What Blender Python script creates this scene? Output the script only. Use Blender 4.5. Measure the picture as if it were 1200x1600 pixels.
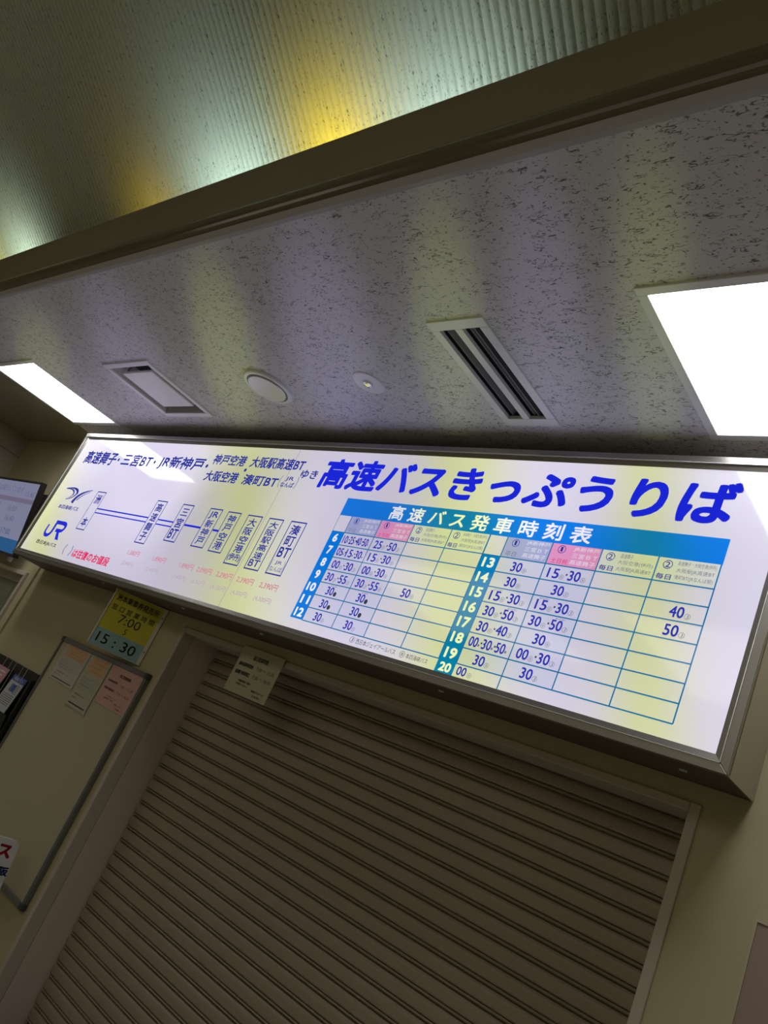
import bpy, math, random
from mathutils import Vector, Matrix
for o in list(bpy.data.objects): bpy.data.objects.remove(o)
sc = bpy.context.scene
col = sc.collection
rnd = random.Random(7)

# ---------------------------------------------------------------- camera
cam_d = bpy.data.cameras.new('camera'); cam = bpy.data.objects.new('camera', cam_d); col.objects.link(cam)
cam_d.sensor_fit = 'VERTICAL'; cam_d.sensor_height = 24.0; cam_d.lens = 24.0*1222.45/1600.0
cam_d.clip_start = 0.02
R = ((0.71811852, 0.56467187, 0.40675727), (0.08637915, 0.50764413, -0.85722581), (-0.69053924, 0.65072507, 0.31577277))
cam.matrix_world = Matrix(((R[0][0], -R[1][0], -R[2][0], 0), (R[0][1], -R[1][1], -R[2][1], 0),
                           (R[0][2], -R[1][2], -R[2][2], 1.5), (0, 0, 0, 1)))
sc.camera = cam
# ---------------------------------------------------------------- light and exposure
sc.view_settings.view_transform = 'Standard'; sc.view_settings.look = 'None'
sc.view_settings.gamma = 1.0; sc.view_settings.use_curve_mapping = False
sc.view_settings.exposure = 0.0
w = bpy.data.worlds.new('world'); sc.world = w; w.use_nodes = True
w.node_tree.nodes['Background'].inputs[0].default_value = (0.5, 0.5, 0.55, 1)
w.node_tree.nodes['Background'].inputs[1].default_value = 0.03

def area(name, loc, rot, sx, sy, power, colr):
    l = bpy.data.lights.new(name, 'AREA'); l.shape = 'RECTANGLE'; l.size = sx; l.size_y = sy
    l.energy = power; l.color = colr
    o = bpy.data.objects.new(name, l); col.objects.link(o); o.location = loc; o.rotation_euler = rot
    return o
PI = math.pi
# unseen fill lights added over the hall behind the camera, out of frame
area('hall_fill', (-1.2, -2.6, 3.6), (0, 0, 0), 3.5, 2.0, 27, (1.0, 0.93, 0.76))
area('hall_fill', (-5.0, -2.4, 3.6), (0, 0, 0), 2.0, 2.0, 15, (1.0, 0.93, 0.76))
# tubes lying in the cove trough behind the fascia; tints and yellow lamps added to imitate flicker bands
for x, p, c, s, sp in ((-5.35, 1.0, (0.85, 1.0, 0.80), 0.25, 100), (-3.02, 1.5, (0.80, 1.0, 0.88), 0.50, 110), (-1.85, 1.0, (0.82, 1.0, 0.90), 0.45, 105),
                   (-2.36, 0.95, (1.0, 0.66, 0.0), 0.18, 88), (-3.70, 0.30, (1.0, 0.64, 0.05), 0.20, 100), (-5.95, 0.8, (1.0, 0.92, 0.30), 0.3, 110)):
    o = area('cove_lamp', (x, 1.10, 3.16), (math.radians(168), 0, 0), s, 0.04, p, c); o.data.spread = math.radians(sp)
# unseen tinted spots added below to lay flicker colour bands on the low ceiling
def band_spot(a, b, wd, power, colr, z=0.35):
    l = bpy.data.lights.new('added_band_spot', 'SPOT'); l.energy = power; l.color = colr; l.spot_blend = 1.0; l.shadow_soft_size = 0.03
    cx, cy = (a[0]+b[0])/2, (a[1]+b[1])/2; L = math.hypot(b[0]-a[0], b[1]-a[1])
    l.spot_size = 2*math.atan(L*0.62/(2.85-z)); o = bpy.data.objects.new('added_band_spot', l); col.objects.link(o)
    o.location = (cx, cy, z); o.rotation_euler = (PI, 0, math.atan2(b[1]-a[1], b[0]-a[0])); o.scale = (1.0, wd/(L*0.62), 1.0)
GRN = (0.80, 1.0, 0.16); VIO = (0.62, 0.55, 1.0)
band_spot((-3.83, 1.00), (-5.30, 1.75), 0.22, 22, GRN); band_spot((-2.30, 0.92), (-3.40, 2.00), 0.20, 30, GRN)
band_spot((-1.30, 0.92), (-1.96, 2.00), 0.16, 24, GRN); band_spot((-0.76, 0.92), (-1.14, 2.05), 0.13, 22, GRN)
band_spot((-3.00, 0.90), (-4.30, 1.95), 0.26, 22, VIO); band_spot((-1.75, 0.90), (-2.65, 2.00), 0.24, 26, VIO)
band_spot((-1.02, 0.90), (-1.50, 2.00), 0.15, 18, VIO)

# ---------------------------------------------------------------- materials
def mat(name, base=(0.5, 0.5, 0.5), rough=0.5, metal=0.0, emit=None, es=1.0, spec=0.5, bump=0.0, bscale=40.0, mottle=0.0):
    m = bpy.data.materials.new(name); m.use_nodes = True
    nt = m.node_tree; b = nt.nodes['Principled BSDF']
    b.inputs['Base Color'].default_value = (*base, 1); b.inputs['Roughness'].default_value = rough
    b.inputs['Metallic'].default_value = metal; b.inputs['Specular IOR Level'].default_value = spec
    if emit:
        b.inputs['Emission Color'].default_value = (*emit, 1); b.inputs['Emission Strength'].default_value = es
    if bump or mottle:
        tc = nt.nodes.new('ShaderNodeTexCoord'); n = nt.nodes.new('ShaderNodeTexNoise')
        n.inputs['Scale'].default_value = bscale; n.inputs['Detail'].default_value = 4
        nt.links.new(tc.outputs['Object'], n.inputs['Vector'])
        if bump:
            bp = nt.nodes.new('ShaderNodeBump'); bp.inputs['Strength'].default_value = bump; bp.inputs['Distance'].default_value = 0.003
            nt.links.new(n.outputs['Fac'], bp.inputs['Height']); nt.links.new(bp.outputs['Normal'], b.inputs['Normal'])
        if mottle:
            n2 = nt.nodes.new('ShaderNodeTexNoise'); n2.inputs['Scale'].default_value = 2.5; n2.inputs['Detail'].default_value = 3
            nt.links.new(tc.outputs['Object'], n2.inputs['Vector'])
            mr = nt.nodes.new('ShaderNodeMapRange'); mr.inputs[1].default_value = 0.3; mr.inputs[2].default_value = 0.7
            mr.inputs[3].default_value = 1-mottle; mr.inputs[4].default_value = 1+mottle
            nt.links.new(n2.outputs['Fac'], mr.inputs[0])
            vm = nt.nodes.new('ShaderNodeVectorMath'); vm.operation = 'SCALE'; vm.inputs[0].default_value = base
            nt.links.new(mr.outputs[0], vm.inputs['Scale']); nt.links.new(vm.outputs[0], b.inputs['Base Color'])
    return m

def rockwool(name, base, stretch=(1.0, 4.0, 1.0), dark=0.35, s=26.0, amount=0.5):
    """mineral board: short worm-like fissures and pin holes, their shade put into the colour"""
    m = mat(name, base, 0.9); nt = m.node_tree; b = nt.nodes['Principled BSDF']; N = nt.nodes.new; L = nt.links.new
    tc = N('ShaderNodeTexCoord'); mp = N('ShaderNodeMapping'); mp.inputs['Scale'].default_value = stretch
    L(tc.outputs['Object'], mp.inputs['Vector'])
    n1 = N('ShaderNodeTexNoise'); n1.inputs['Scale'].default_value = s; n1.inputs['Detail'].default_value = 2.5
    n1.inputs['Distortion'].default_value = 0.5; L(mp.outputs[0], n1.inputs['Vector'])
    # ridge: |n-0.5| small
    a = N('ShaderNodeMath'); a.operation = 'SUBTRACT'; a.inputs[1].default_value = 0.5; L(n1.outputs['Fac'], a.inputs[0])
    ab = N('ShaderNodeMath'); ab.operation = 'ABSOLUTE'; L(a.outputs[0], ab.inputs[0])
    r1 = N('ShaderNodeMapRange'); r1.inputs[1].default_value = 0.006; r1.inputs[2].default_value = 0.022
    r1.inputs[3].default_value = 1; r1.inputs[4].default_value = 0; L(ab.outputs[0], r1.inputs[0])
    n2 = N('ShaderNodeTexNoise'); n2.inputs['Scale'].default_value = s*1.15; n2.inputs['Detail'].default_value = 1.0
    mp2 = N('ShaderNodeMapping'); mp2.inputs['Location'].default_value = (3.1, 7.7, 1.9)
    mp2.inputs['Scale'].default_value = (stretch[0]*1.1, stretch[1]*0.45, stretch[2]); L(tc.outputs['Object'], mp2.inputs['Vector'])
    L(mp2.outputs[0], n2.inputs['Vector'])
    r2 = N('ShaderNodeMapRange'); r2.inputs[1].default_value = amount; r2.inputs[2].default_value = amount+0.05
    L(n2.outputs['Fac'], r2.inputs[0])
    mu = N('ShaderNodeMath'); mu.operation = 'MULTIPLY'; L(r1.outputs[0], mu.inputs[0]); L(r2.outputs[0], mu.inputs[1])
    # pin holes
    n3 = N('ShaderNodeTexNoise'); n3.inputs['Scale'].default_value = s*4.2; n3.inputs['Detail'].default_value = 1.0
    mp3 = N('ShaderNodeMapping'); mp3.inputs['Scale'].default_value = (stretch[0], stretch[1]*0.5, stretch[2])
    L(tc.outputs['Object'], mp3.inputs['Vector']); L(mp3.outputs[0], n3.inputs['Vector'])
    r3 = N('ShaderNodeMapRange'); r3.inputs[1].default_value = 0.665; r3.inputs[2].default_value = 0.70
    r3.inputs[4].default_value = 0.8
    L(n3.outputs['Fac'], r3.inputs[0])
    mx = N('ShaderNodeMath'); mx.operation = 'MAXIMUM'; L(mu.outputs[0], mx.inputs[0]); L(r3.outputs[0], mx.inputs[1])
    mix = N('ShaderNodeMix'); mix.data_type = 'RGBA'; L(mx.outputs[0], mix.inputs[0])
    mix.inputs[6].default_value = (*base, 1); mix.inputs[7].default_value = (base[0]*dark, base[1]*dark, base[2]*dark, 1)
    L(mix.outputs[2], b.inputs['Base Color'])
    n4 = N('ShaderNodeTexNoise'); n4.inputs['Scale'].default_value = 160; L(tc.outputs['Object'], n4.inputs['Vector'])
    ad = N('ShaderNodeMath'); ad.operation = 'MULTIPLY_ADD'; ad.inputs[1].default_value = -1.0; L(mx.outputs[0], ad.inputs[0])
    sm = N('ShaderNodeMath'); sm.operation = 'MULTIPLY'; sm.inputs[1].default_value = 0.5; L(n4.outputs['Fac'], sm.inputs[0])
    L(sm.outputs[0], ad.inputs[2])
    bp = N('ShaderNodeBump'); bp.inputs['Strength'].default_value = 0.6; bp.inputs['Distance'].default_value = 0.002
    L(ad.outputs[0], bp.inputs['Height']); L(bp.outputs['Normal'], b.inputs['Normal'])
    return m

def backlit(name, tint=(1, 1, 1)):
    """backlit acrylic: lavender to yellow-green flicker bands are painted into its glow colour"""
    m = mat(name, (0.15*tint[0], 0.15*tint[1], 0.16*tint[2]), 0.06, spec=0.7); nt = m.node_tree; b = nt.nodes['Principled BSDF']; N = nt.nodes.new; L = nt.links.new
    g = N('ShaderNodeNewGeometry'); sx = N('ShaderNodeSeparateXYZ'); L(g.outputs['Position'], sx.inputs[0])
    zz = N('ShaderNodeMath'); zz.operation = 'SUBTRACT'; zz.inputs[1].default_value = 2.34; L(sx.outputs['Z'], zz.inputs[0])
    def band(c, k, wd, amp):
        q = N('ShaderNodeMath'); q.operation = 'MULTIPLY'; q.inputs[1].default_value = -k; L(zz.outputs[0], q.inputs[0])
        p = N('ShaderNodeMath'); p.operation = 'ADD'; L(sx.outputs['X'], p.inputs[0]); L(q.outputs[0], p.inputs[1])
        d = N('ShaderNodeMath'); d.operation = 'SUBTRACT'; d.inputs[1].default_value = c; L(p.outputs[0], d.inputs[0])
        e = N('ShaderNodeMath'); e.operation = 'DIVIDE'; e.inputs[1].default_value = wd; L(d.outputs[0], e.inputs[0])
        f = N('ShaderNodeMath'); f.operation = 'MULTIPLY'; L(e.outputs[0], f.inputs[0]); L(e.outputs[0], f.inputs[1])
        n = N('ShaderNodeMath'); n.operation = 'MULTIPLY'; n.inputs[1].default_value = -1; L(f.outputs[0], n.inputs[0])
        x = N('ShaderNodeMath'); x.operation = 'EXPONENT'; L(n.outputs[0], x.inputs[0])
        y = N('ShaderNodeMath'); y.operation = 'MULTIPLY'; y.inputs[1].default_value = amp; L(x.outputs[0], y.inputs[0])
        return y
    bs = [band(-2.98, -0.62, 0.34, 1.0), band(-1.70, -0.40, 0.22, 1.1), band(-1.00, -0.31, 0.13, 1.0), band(-5.06, -0.75, 0.30, 1.0)]
    acc = bs[0]
    for q in bs[1:]:
        s = N('ShaderNodeMath'); s.operation = 'ADD'; L(acc.outputs[0], s.inputs[0]); L(q.outputs[0], s.inputs[1]); acc = s
    mix = N('ShaderNodeMix'); mix.data_type = 'RGBA'; L(acc.outputs[0], mix.inputs[0]); mix.clamp_factor = True
    mix.inputs[6].default_value = (0.62*tint[0], 0.585*tint[1], 0.74*tint[2], 1); mix.inputs[7].default_value = (0.60*tint[0], 0.63*tint[1], 0.33*tint[2], 1)
    # slow unevenness of the glow
    n = N('ShaderNodeTexNoise'); n.inputs['Scale'].default_value = 1.3; n.inputs['Detail'].default_value = 0; L(g.outputs['Position'], n.inputs['Vector'])
    mr = N('ShaderNodeMapRange'); mr.inputs[1].default_value = 0.3; mr.inputs[2].default_value = 0.7; mr.inputs[3].default_value = 0.80; mr.inputs[4].default_value = 1.12
    L(n.outputs['Fac'], mr.inputs[0])
    L(mix.outputs[2], b.inputs['Emission Color']); L(mr.outputs[0], b.inputs['Emission Strength'])
    return m

M = dict(
    ceiling=rockwool('mineral_board', (0.74, 0.72, 0.77), dark=0.20, s=23.0, amount=0.505, stretch=(1.0, 3.6, 1.0)),
    vault=rockwool('ribbed_board', (0.70, 0.76, 0.70), stretch=(3.0, 1.0, 1.0), s=20.0, amount=0.66),
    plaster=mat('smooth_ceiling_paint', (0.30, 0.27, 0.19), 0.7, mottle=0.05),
    wall=mat('beige_wall_vinyl', (0.49, 0.44, 0.27), 0.75, bump=0.15, bscale=220, mottle=0.04),
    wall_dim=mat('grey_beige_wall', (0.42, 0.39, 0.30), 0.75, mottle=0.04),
    floor=mat('floor_vinyl', (0.36, 0.34, 0.29), 0.45, mottle=0.08, bscale=20),
    fascia=mat('olive_fascia_paint', (0.26, 0.235, 0.155), 0.55, mottle=0.05),
    mould=mat('glossy_olive_moulding', (0.13, 0.11, 0.07), 0.16),
    strip=mat('ceiling_edge_strip', (0.50, 0.48, 0.50), 0.4),
    alu=mat('brushed_aluminium', (0.32, 0.31, 0.29), 0.34, metal=0.9, bump=0.05, bscale=300),
    highlight_line=mat('bright_highlight_line', (0.8, 0.8, 0.78), 0.25, metal=0.6),
    side=mat('beige_side_panel', (0.50, 0.45, 0.34), 0.5),
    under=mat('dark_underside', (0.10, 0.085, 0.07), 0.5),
    steel=mat('door_frame_steel', (0.52, 0.46, 0.38), 0.45),
    reveal=mat('reveal_mauve_paint', (0.66, 0.56, 0.49), 0.6),
    slat=mat('shutter_slat_paint', (0.37, 0.305, 0.235), 0.5, bump=0.04, bscale=60, mottle=0.05),
    groove=mat('shutter_shadow_groove', (0.09, 0.075, 0.06), 0.6),
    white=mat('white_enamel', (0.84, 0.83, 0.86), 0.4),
    white2=mat('white_plastic', (0.60, 0.59, 0.60), 0.35),
    dark=mat('dark_recess', (0.02, 0.02, 0.022), 0.6),
    dgrey=mat('dark_grey_blade', (0.16, 0.16, 0.17), 0.5),
    chrome=mat('chrome_reflector', (0.8, 0.8, 0.8), 0.12, metal=1.0),
    lamp=mat('lamp_lens', (0.6, 0.62, 0.3), 0.2, emit=(0.9, 0.9, 0.3), es=0.5),
    panel=mat('light_diffuser', (0.9, 0.9, 0.9), 0.5, emit=(1.0, 0.99, 1.0), es=8.0),
    face=backlit('backlit_acrylic'),
    tblue=mat('film_royal_blue', (0.0, 0.0, 0.02), 0.06, emit=(0.010, 0.018, 0.60), es=1, spec=0.7),
    tnavy=mat('film_navy', (0.0, 0.0, 0.02), 0.06, emit=(0.02, 0.03, 0.27), es=1, spec=0.7),
    tdig=mat('film_indigo', (0.0, 0.0, 0.02), 0.06, emit=(0.026, 0.032, 0.36), es=1, spec=0.7),
    tgrey=mat('film_grey', (0.02, 0.02, 0.02), 0.06, emit=(0.17, 0.17, 0.25), es=1, spec=0.7),
    tblack=mat('film_black', (0.01, 0.01, 0.01), 0.06, emit=(0.03, 0.035, 0.06), es=1, spec=0.7),
    tred=mat('film_red', (0.02, 0.0, 0.0), 0.06, emit=(0.62, 0.03, 0.12), es=1, spec=0.7),
    tpale=mat('film_faded_red', (0.05, 0.02, 0.02), 0.06, emit=(0.52, 0.20, 0.27), es=1, spec=0.7),
    tfade=mat('film_faded_grey', (0.05, 0.05, 0.05), 0.06, emit=(0.40, 0.31, 0.38), es=1, spec=0.7),
    tcyan=backlit('film_sky_blue', (0.0, 0.31, 1.02)),
    tline=mat('film_teal_line', (0.0, 0.02, 0.04), 0.06, emit=(0.005, 0.14, 0.32), es=1, spec=0.7),
    twhite=backlit('film_white', (1.12, 1.16, 1.10)),
    tpink=backlit('film_pink', (1.12, 0.46, 0.72)),
    tlav=backlit('film_lavender', (0.55, 0.62, 0.86)),
    tyel=backlit('film_pale_yellow', (0.98, 1.04, 0.86)),
    tcell=backlit('film_pale_lavender', (0.90, 0.93, 1.02)),
    yellow=mat('yellow_print', (0.55, 0.50, 0.02), 0.4), sky=mat('pale_blue_print', (0.24, 0.42, 0.48), 0.4),
    ink=mat('black_ink', (0.015, 0.015, 0.015), 0.5), ink2=mat('grey_ink', (0.16, 0.14, 0.13), 0.5),
    acryl=mat('white_acrylic_plate', (0.62, 0.60, 0.52), 0.3),
    board=mat('whiteboard_surface', (0.46, 0.42, 0.28), 0.35),
    railg=mat('grey_board_rail', (0.20, 0.21, 0.20), 0.3, metal=0.5), cap=mat('dark_corner_cap', (0.06, 0.06, 0.055), 0.4),
    paper=mat('white_paper', (0.52, 0.49, 0.44), 0.35), paperg=mat('greenish_paper', (0.46, 0.46, 0.36), 0.35),
    paperp=mat('pink_paper', (0.62, 0.37, 0.34), 0.35), papery=mat('cream_paper', (0.50, 0.50, 0.34), 0.6),
    orange=mat('orange_print', (0.62, 0.34, 0.17), 0.5), peach=mat('peach_print', (0.60, 0.42, 0.26), 0.5), green=mat('green_print', (0.25, 0.33, 0.24), 0.5),
    redink=mat('red_ink', (0.45, 0.06, 0.06), 0.5),
    black=mat('black_plastic', (0.012, 0.012, 0.012), 0.35),
    rackm=mat('black_rack', (0.014, 0.013, 0.014), 0.4),
    screen=mat('screen_glow', (0.02, 0.02, 0.03), 0.2, emit=(0.17, 0.18, 0.28), es=1),
    scr_band=mat('screen_purple_band', (0.02, 0.02, 0.02), 0.2, emit=(0.13, 0.11, 0.18), es=1),
    scr_foot=mat('screen_blue_footer', (0.02, 0.02, 0.02), 0.2, emit=(0.004, 0.075, 0.20), es=1),
    scr_text=mat('screen_text', (0.02, 0.02, 0.02), 0.2, emit=(0.09, 0.10, 0.17), es=1),
    scr_blue=mat('screen_blue_text', (0.02, 0.02, 0.02), 0.2, emit=(0.04, 0.07, 0.17), es=1),
    doorg=mat('pale_green_door', (0.36, 0.42, 0.32), 0.5, mottle=0.03),
    signred=mat('sign_red', (0.60, 0.03, 0.08), 0.4), signnavy=mat('sign_navy', (0.03, 0.04, 0.25), 0.4),
    signw=mat('sign_white', (0.72, 0.74, 0.74), 0.3),
    bluep=mat('blue_print', (0.04, 0.11, 0.40), 0.3), pinkp=mat('pink_print', (0.60, 0.28, 0.33), 0.3), leaf=mat('brochure_paper', (0.50, 0.53, 0.58), 0.3),
    notice=mat('mauve_notice_board', (0.34, 0.25, 0.21), 0.6),
    clear=mat('clear_plastic_edge', (0.55, 0.55, 0.55), 0.1),
)

# ---------------------------------------------------------------- helpers
def wloc(o):
    v = Vector((0, 0, 0))
    while o is not None: v = v + Vector(o.location); o = o.parent
    return v
class MB:
    def __init__(s): s.v = []; s.f = []; s.sm = False
    def quad(s, *p):
        n = len(s.v); s.v += [tuple(q) for q in p]; s.f.append(tuple(range(n, n+len(p)))); return s
    def box(s, x0, x1, y0, y1, z0, z1):
        n = len(s.v)
        s.v += [(x0, y0, z0), (x1, y0, z0), (x1, y1, z0), (x0, y1, z0), (x0, y0, z1), (x1, y0, z1), (x1, y1, z1), (x0, y1, z1)]
        s.f += [(n, n+3, n+2, n+1), (n+4, n+5, n+6, n+7), (n, n+1, n+5, n+4), (n+1, n+2, n+6, n+5), (n+2, n+3, n+7, n+6), (n+3, n, n+4, n+7)]
        return s
    def prism(s, pts, a, b, axis='x'):
        """closed outline extruded along an axis; pts are the two other coordinates in order"""
        n = len(s.v); k = len(pts)
        for t in (a, b):
            for p in pts:
                s.v.append((t, p[0], p[1]) if axis == 'x' else (p[0], t, p[1]) if axis == 'y' else (p[0], p[1], t))
        s.f.append(tuple(range(n, n+k))); s.f.append(tuple(range(n+2*k-1, n+k-1, -1)))
        for i in range(k): j = (i+1) % k; s.f.append((n+i, n+k+i, n+k+j, n+j))
        return s
    def sheet(s, pts, a, b):
        n = len(s.v); k = len(pts)
        for t in (a, b):
            for p in pts: s.v.append((t, p[0], p[1]))
        for i in range(k-1): s.f.append((n+i, n+k+i, n+k+i+1, n+i+1))
        return s
    def lathe(s, cx, cy, prof, seg=48):
        n = len(s.v); k = len(prof)
        for i in range(seg):
            a = 2*PI*i/seg
            for r, z in prof: s.v.append((cx+r*math.cos(a), cy+r*math.sin(a), z))
        for i in range(seg):
            j = (i+1) % seg
            for q in range(k-1): s.f.append((n+i*k+q, n+j*k+q, n+j*k+q+1, n+i*k+q+1))
        return s
    def build(s, name, m, parent=None, local=False, smooth=False, bevel=0.0):
        me = bpy.data.meshes.new(name)
        off = Vector((0, 0, 0)) if (parent is None or local) else wloc(parent)
        me.from_pydata([tuple(Vector(v)-off) for v in s.v], [], s.f); me.update()
        me.materials.append(m)
        if smooth:
            for p in me.polygons: p.use_smooth = True
        o = bpy.data.objects.new(name, me); col.objects.link(o); o.parent = parent
        if bevel:
            b = o.modifiers.new('bevel', 'BEVEL'); b.width = bevel; b.segments = 2; b.limit_method = 'ANGLE'
        return o
def tag(o, label=None, cat=None, group=None, kind=None):
    if label: o['label'] = label
    if cat: o['category'] = cat
    if group: o['group'] = group
    if kind: o['kind'] = kind
    return o
def thing(name, loc, label, cat, group=None, rz=0.0, rx=0.0):
    o = bpy.data.objects.new(name, None); col.objects.link(o); o.location = loc; o.rotation_euler = (rx, 0, rz)
    o.empty_display_size = 0.1
    return tag(o, label, cat, group)
def struct(mb, name, m, **k):
    return tag(mb.build(name, m, **k), kind='structure')

_cu = bpy.data.curves.new('writing', 'FONT'); _co = bpy.data.objects.new('writing', _cu)
def txt_geo(body, x0, x1, z0, z1, bold=0.0, keep=False, line=1.0, align='CENTER', shear=0.0, res=3):
    _cu.body = body; _cu.size = 1; _cu.space_line = line; _cu.align_x = align; _cu.resolution_u = res; _cu.shear = shear
    me = bpy.data.meshes.new_from_object(_co)
    xs = [v.co.x for v in me.vertices]; ys = [v.co.y for v in me.vertices]
    ax, bx, ay, by = min(xs), max(xs), min(ys), max(ys)
    r = bold*(z1-z0)*0.95
    sx = (x1-x0-2*r)/(bx-ax); sz = (z1-z0-2*r)/(by-ay)
    if keep: sx = sz = min(sx, sz)
    cx, cz = (x0+x1)/2, (z0+z1)/2
    v = [((p.co.x-(ax+bx)/2)*sx+cx, (p.co.y-(ay+by)/2)*sz+cz) for p in me.vertices]
    f = [tuple(p.vertices) for p in me.polygons]
    bpy.data.meshes.remove(me)
    if bold:
        n = len(v); k = 0.8
        vv = []; ff = []
        for i, (dx, dz) in enumerate(((r*k, r*k), (-r*k, r*k), (r*k, -r*k), (-r*k, -r*k)) if bold < 0.035 else ((r, 0), (-r, 0), (0, r), (0, -r), (r*k, r*k), (-r*k, r*k), (r*k, -r*k), (-r*k, -r*k))):
            vv += [(a+dx, b+dz) for a, b in v]; ff += [tuple(j+i*n for j in q) for q in f]
        v, f = vv, ff
    return v, f
class TX:
    """collects flat writing on one plane facing -Y"""
    def __init__(s, y): s.mb = MB(); s.y = y
    def add(s, body, x0, x1, z0, z1, **k):
        v, f = txt_geo(body, x0, x1, z0, z1, **k); n = len(s.mb.v)
        s.mb.v += [(a, s.y, b) for a, b in v]; s.mb.f += [tuple(i+n for i in q) for q in f]; return s
    def rect(s, x0, x1, z0, z1):
        s.mb.quad((x0, s.y, z0), (x1, s.y, z0), (x1, s.y, z1), (x0, s.y, z1)); return s
    def poly(s, pts): s.mb.quad(*[(p[0], s.y, p[1]) for p in pts]); return s
    def ring(s, cx, cz, r, t, n=14):
        for i in range(n):
            a, b = 2*PI*i/n, 2*PI*(i+1)/n
            s.poly([(cx+r*math.cos(a), cz+r*math.sin(a)), (cx+r*math.cos(b), cz+r*math.sin(b)),
                    (cx+(r-t)*math.cos(b), cz+(r-t)*math.sin(b)), (cx+(r-t)*math.cos(a), cz+(r-t)*math.sin(a))])
        return s
    def stroke(s, pts, w0, w1=None):
        """ribbon through points with width easing from w0 to w1"""
        w1 = w0 if w1 is None else w1; n = len(pts)
        L = []
        for i, p in enumerate(pts):
            a = pts[max(i-1, 0)]; b = pts[min(i+1, n-1)]; dx, dz = b[0]-a[0], b[1]-a[1]; l = math.hypot(dx, dz) or 1
            ww = (w0+(w1-w0)*i/(n-1))/2
            L.append(((p[0]-dz/l*ww, p[1]+dx/l*ww), (p[0]+dz/l*ww, p[1]-dx/l*ww)))
        for i in range(n-1): s.poly([L[i][0], L[i+1][0], L[i+1][1], L[i][1]])
        return s
    def done(s, name, m, parent, local=False): return s.mb.build(name, m, parent, local=local)

H = 2.85       # low ceiling
# ================================================================ STRUCTURE
XL, XR, YB = -6.56, 2.6, -4.2
struct(MB().box(XL-0.1, XR+0.1, YB-0.1, 2.9, -0.1, 0.0), 'floor', M['floor'])
# front wall with the shutter opening and the door opening
OX0, OX1, OZ = -3.315, -0.764, 1.833
DX0, DX1, DZ = -6.45, -5.16, 1.80
wf = MB()
for x0, x1, z0, z1 in ((XL, DX0, 0, H), (DX0, DX1, DZ, H), (DX1, OX0, 0, H), (OX0, OX1, OZ, H), (OX1, XR, 0, H)):
    wf.box(x0, x1, 2.24, 2.30, z0, z1)
struct(wf, 'wall_front', M['wall'])
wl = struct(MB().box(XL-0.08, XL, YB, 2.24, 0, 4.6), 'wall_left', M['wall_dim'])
MB().box(XL, XL+0.006, 0.9, 2.24, 2.676, 2.684).build('joint_strip', M['fascia'], wl)
struct(MB().box(XR, XR+0.08, YB, 2.24, 0, 4.6), 'wall_right', M['wall'])
struct(MB().box(XL, XR, YB-0.08, YB, 0, 4.6), 'wall_back', M['wall'])
# corner trim beside the door
struct(MB().box(-5.165, -5.085, 2.225, 2.24, 0, 1.905), 'trim_1', M['wall'])
# low ceiling with openings for the fittings
holes = [(-5.2551, -4.640, 1.346, 1.975), (-0.930, -0.305, 1.352, 1.985), (-3.900, -3.495, 1.450, 1.865), (-1.640, -1.462, 1.405, 1.915)]
def slab(x0, x1, y0, y1, hs, m, name):
    xs = sorted({x0, x1, *[v for h in hs for v in h[:2] if x0 < v < x1]}); ys = sorted({y0, y1, *[v for h in hs for v in h[2:] if y0 < v < y1]})
    mb = MB()
    for i in range(len(xs)-1):
        for j in range(len(ys)-1):
            cx, cy = (xs[i]+xs[i+1])/2, (ys[j]+ys[j+1])/2
            if any(h[0] < cx < h[1] and h[2] < cy < h[3] for h in hs): continue
            mb.box(xs[i], xs[i+1], ys[j], ys[j+1], H, H+0.012)
    return struct(mb, name, m)
slab(-5.255, XR, 0.900, 2.24, holes, M['ceiling'], 'ceiling')
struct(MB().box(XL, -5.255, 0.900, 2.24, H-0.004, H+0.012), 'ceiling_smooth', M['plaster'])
# ceiling edge strip, bullnose moulding, fascia of the cove
struct(MB().prism([(0.893, 2.846), (0.907, 2.846), (0.907, 2.853), (0.899, 2.853), (0.899, 2.884), (0.893, 2.884)], XL, XR), 'trim_2', M['strip'])
pts = []
for i in range(13):
    a = -PI/2 + PI*i/12
    pts.append((0.900-0.022*math.cos(a), 2.928+0.045*math.sin(a)))
struct(MB().prism(pts+[(0.93, 2.973), (0.93, 2.883)], XL, XR), 'trim_3', M['mould'], smooth=False)
struct(MB().box(XL, XR, 0.903, 0.925, 2.97, 3.188), 'trim_4', M['fascia'])
struct(MB().box(XL, XR, 0.925, 1.55, 2.95, 2.96), 'trim_5', M['fascia'])

# vault of ribbed board
def vault_curve():
    P = [(1.15, 3.650)]; s = 0; ds = 0.06
    y, z = P[0]
    while y > YB:
        th = math.radians(35.5-5.5*min(s/1.3, 1)) if s < 1.3 else math.radians(max(30*(1-(s-1.3)/2.2), 0))
        y -= ds*math.cos(th); z += ds*math.sin(th); s += ds; P.append((y, z))
    Q = []; y, z = P[0]; s = 0
    while z > 2.97:
        th = math.radians(min(35.5+s*70, 82)); y += ds*math.cos(th); z -= ds*math.sin(th); s += ds; Q.append((y, z))
    return Q[::-1]+P
VC = vault_curve()
NOR = []
for i, p in enumerate(VC):
    a = VC[max(i-1, 0)]; b = VC[min(i+1, len(VC)-1)]; dy, dz = b[0]-a[0], b[1]-a[1]; l = math.hypot(dy, dz)
    NOR.append((dz/l*1.0, -dy/l*1.0))      # sign fixed below
NOR = [(-n[0], -n[1]) if n[1] > 0 else n for n in NOR]
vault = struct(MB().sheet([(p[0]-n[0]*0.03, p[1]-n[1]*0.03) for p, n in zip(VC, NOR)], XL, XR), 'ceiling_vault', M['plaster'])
PITCH = 0.0345; NR = 13
prof = []       # one rib: flat land, rounded rise
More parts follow.
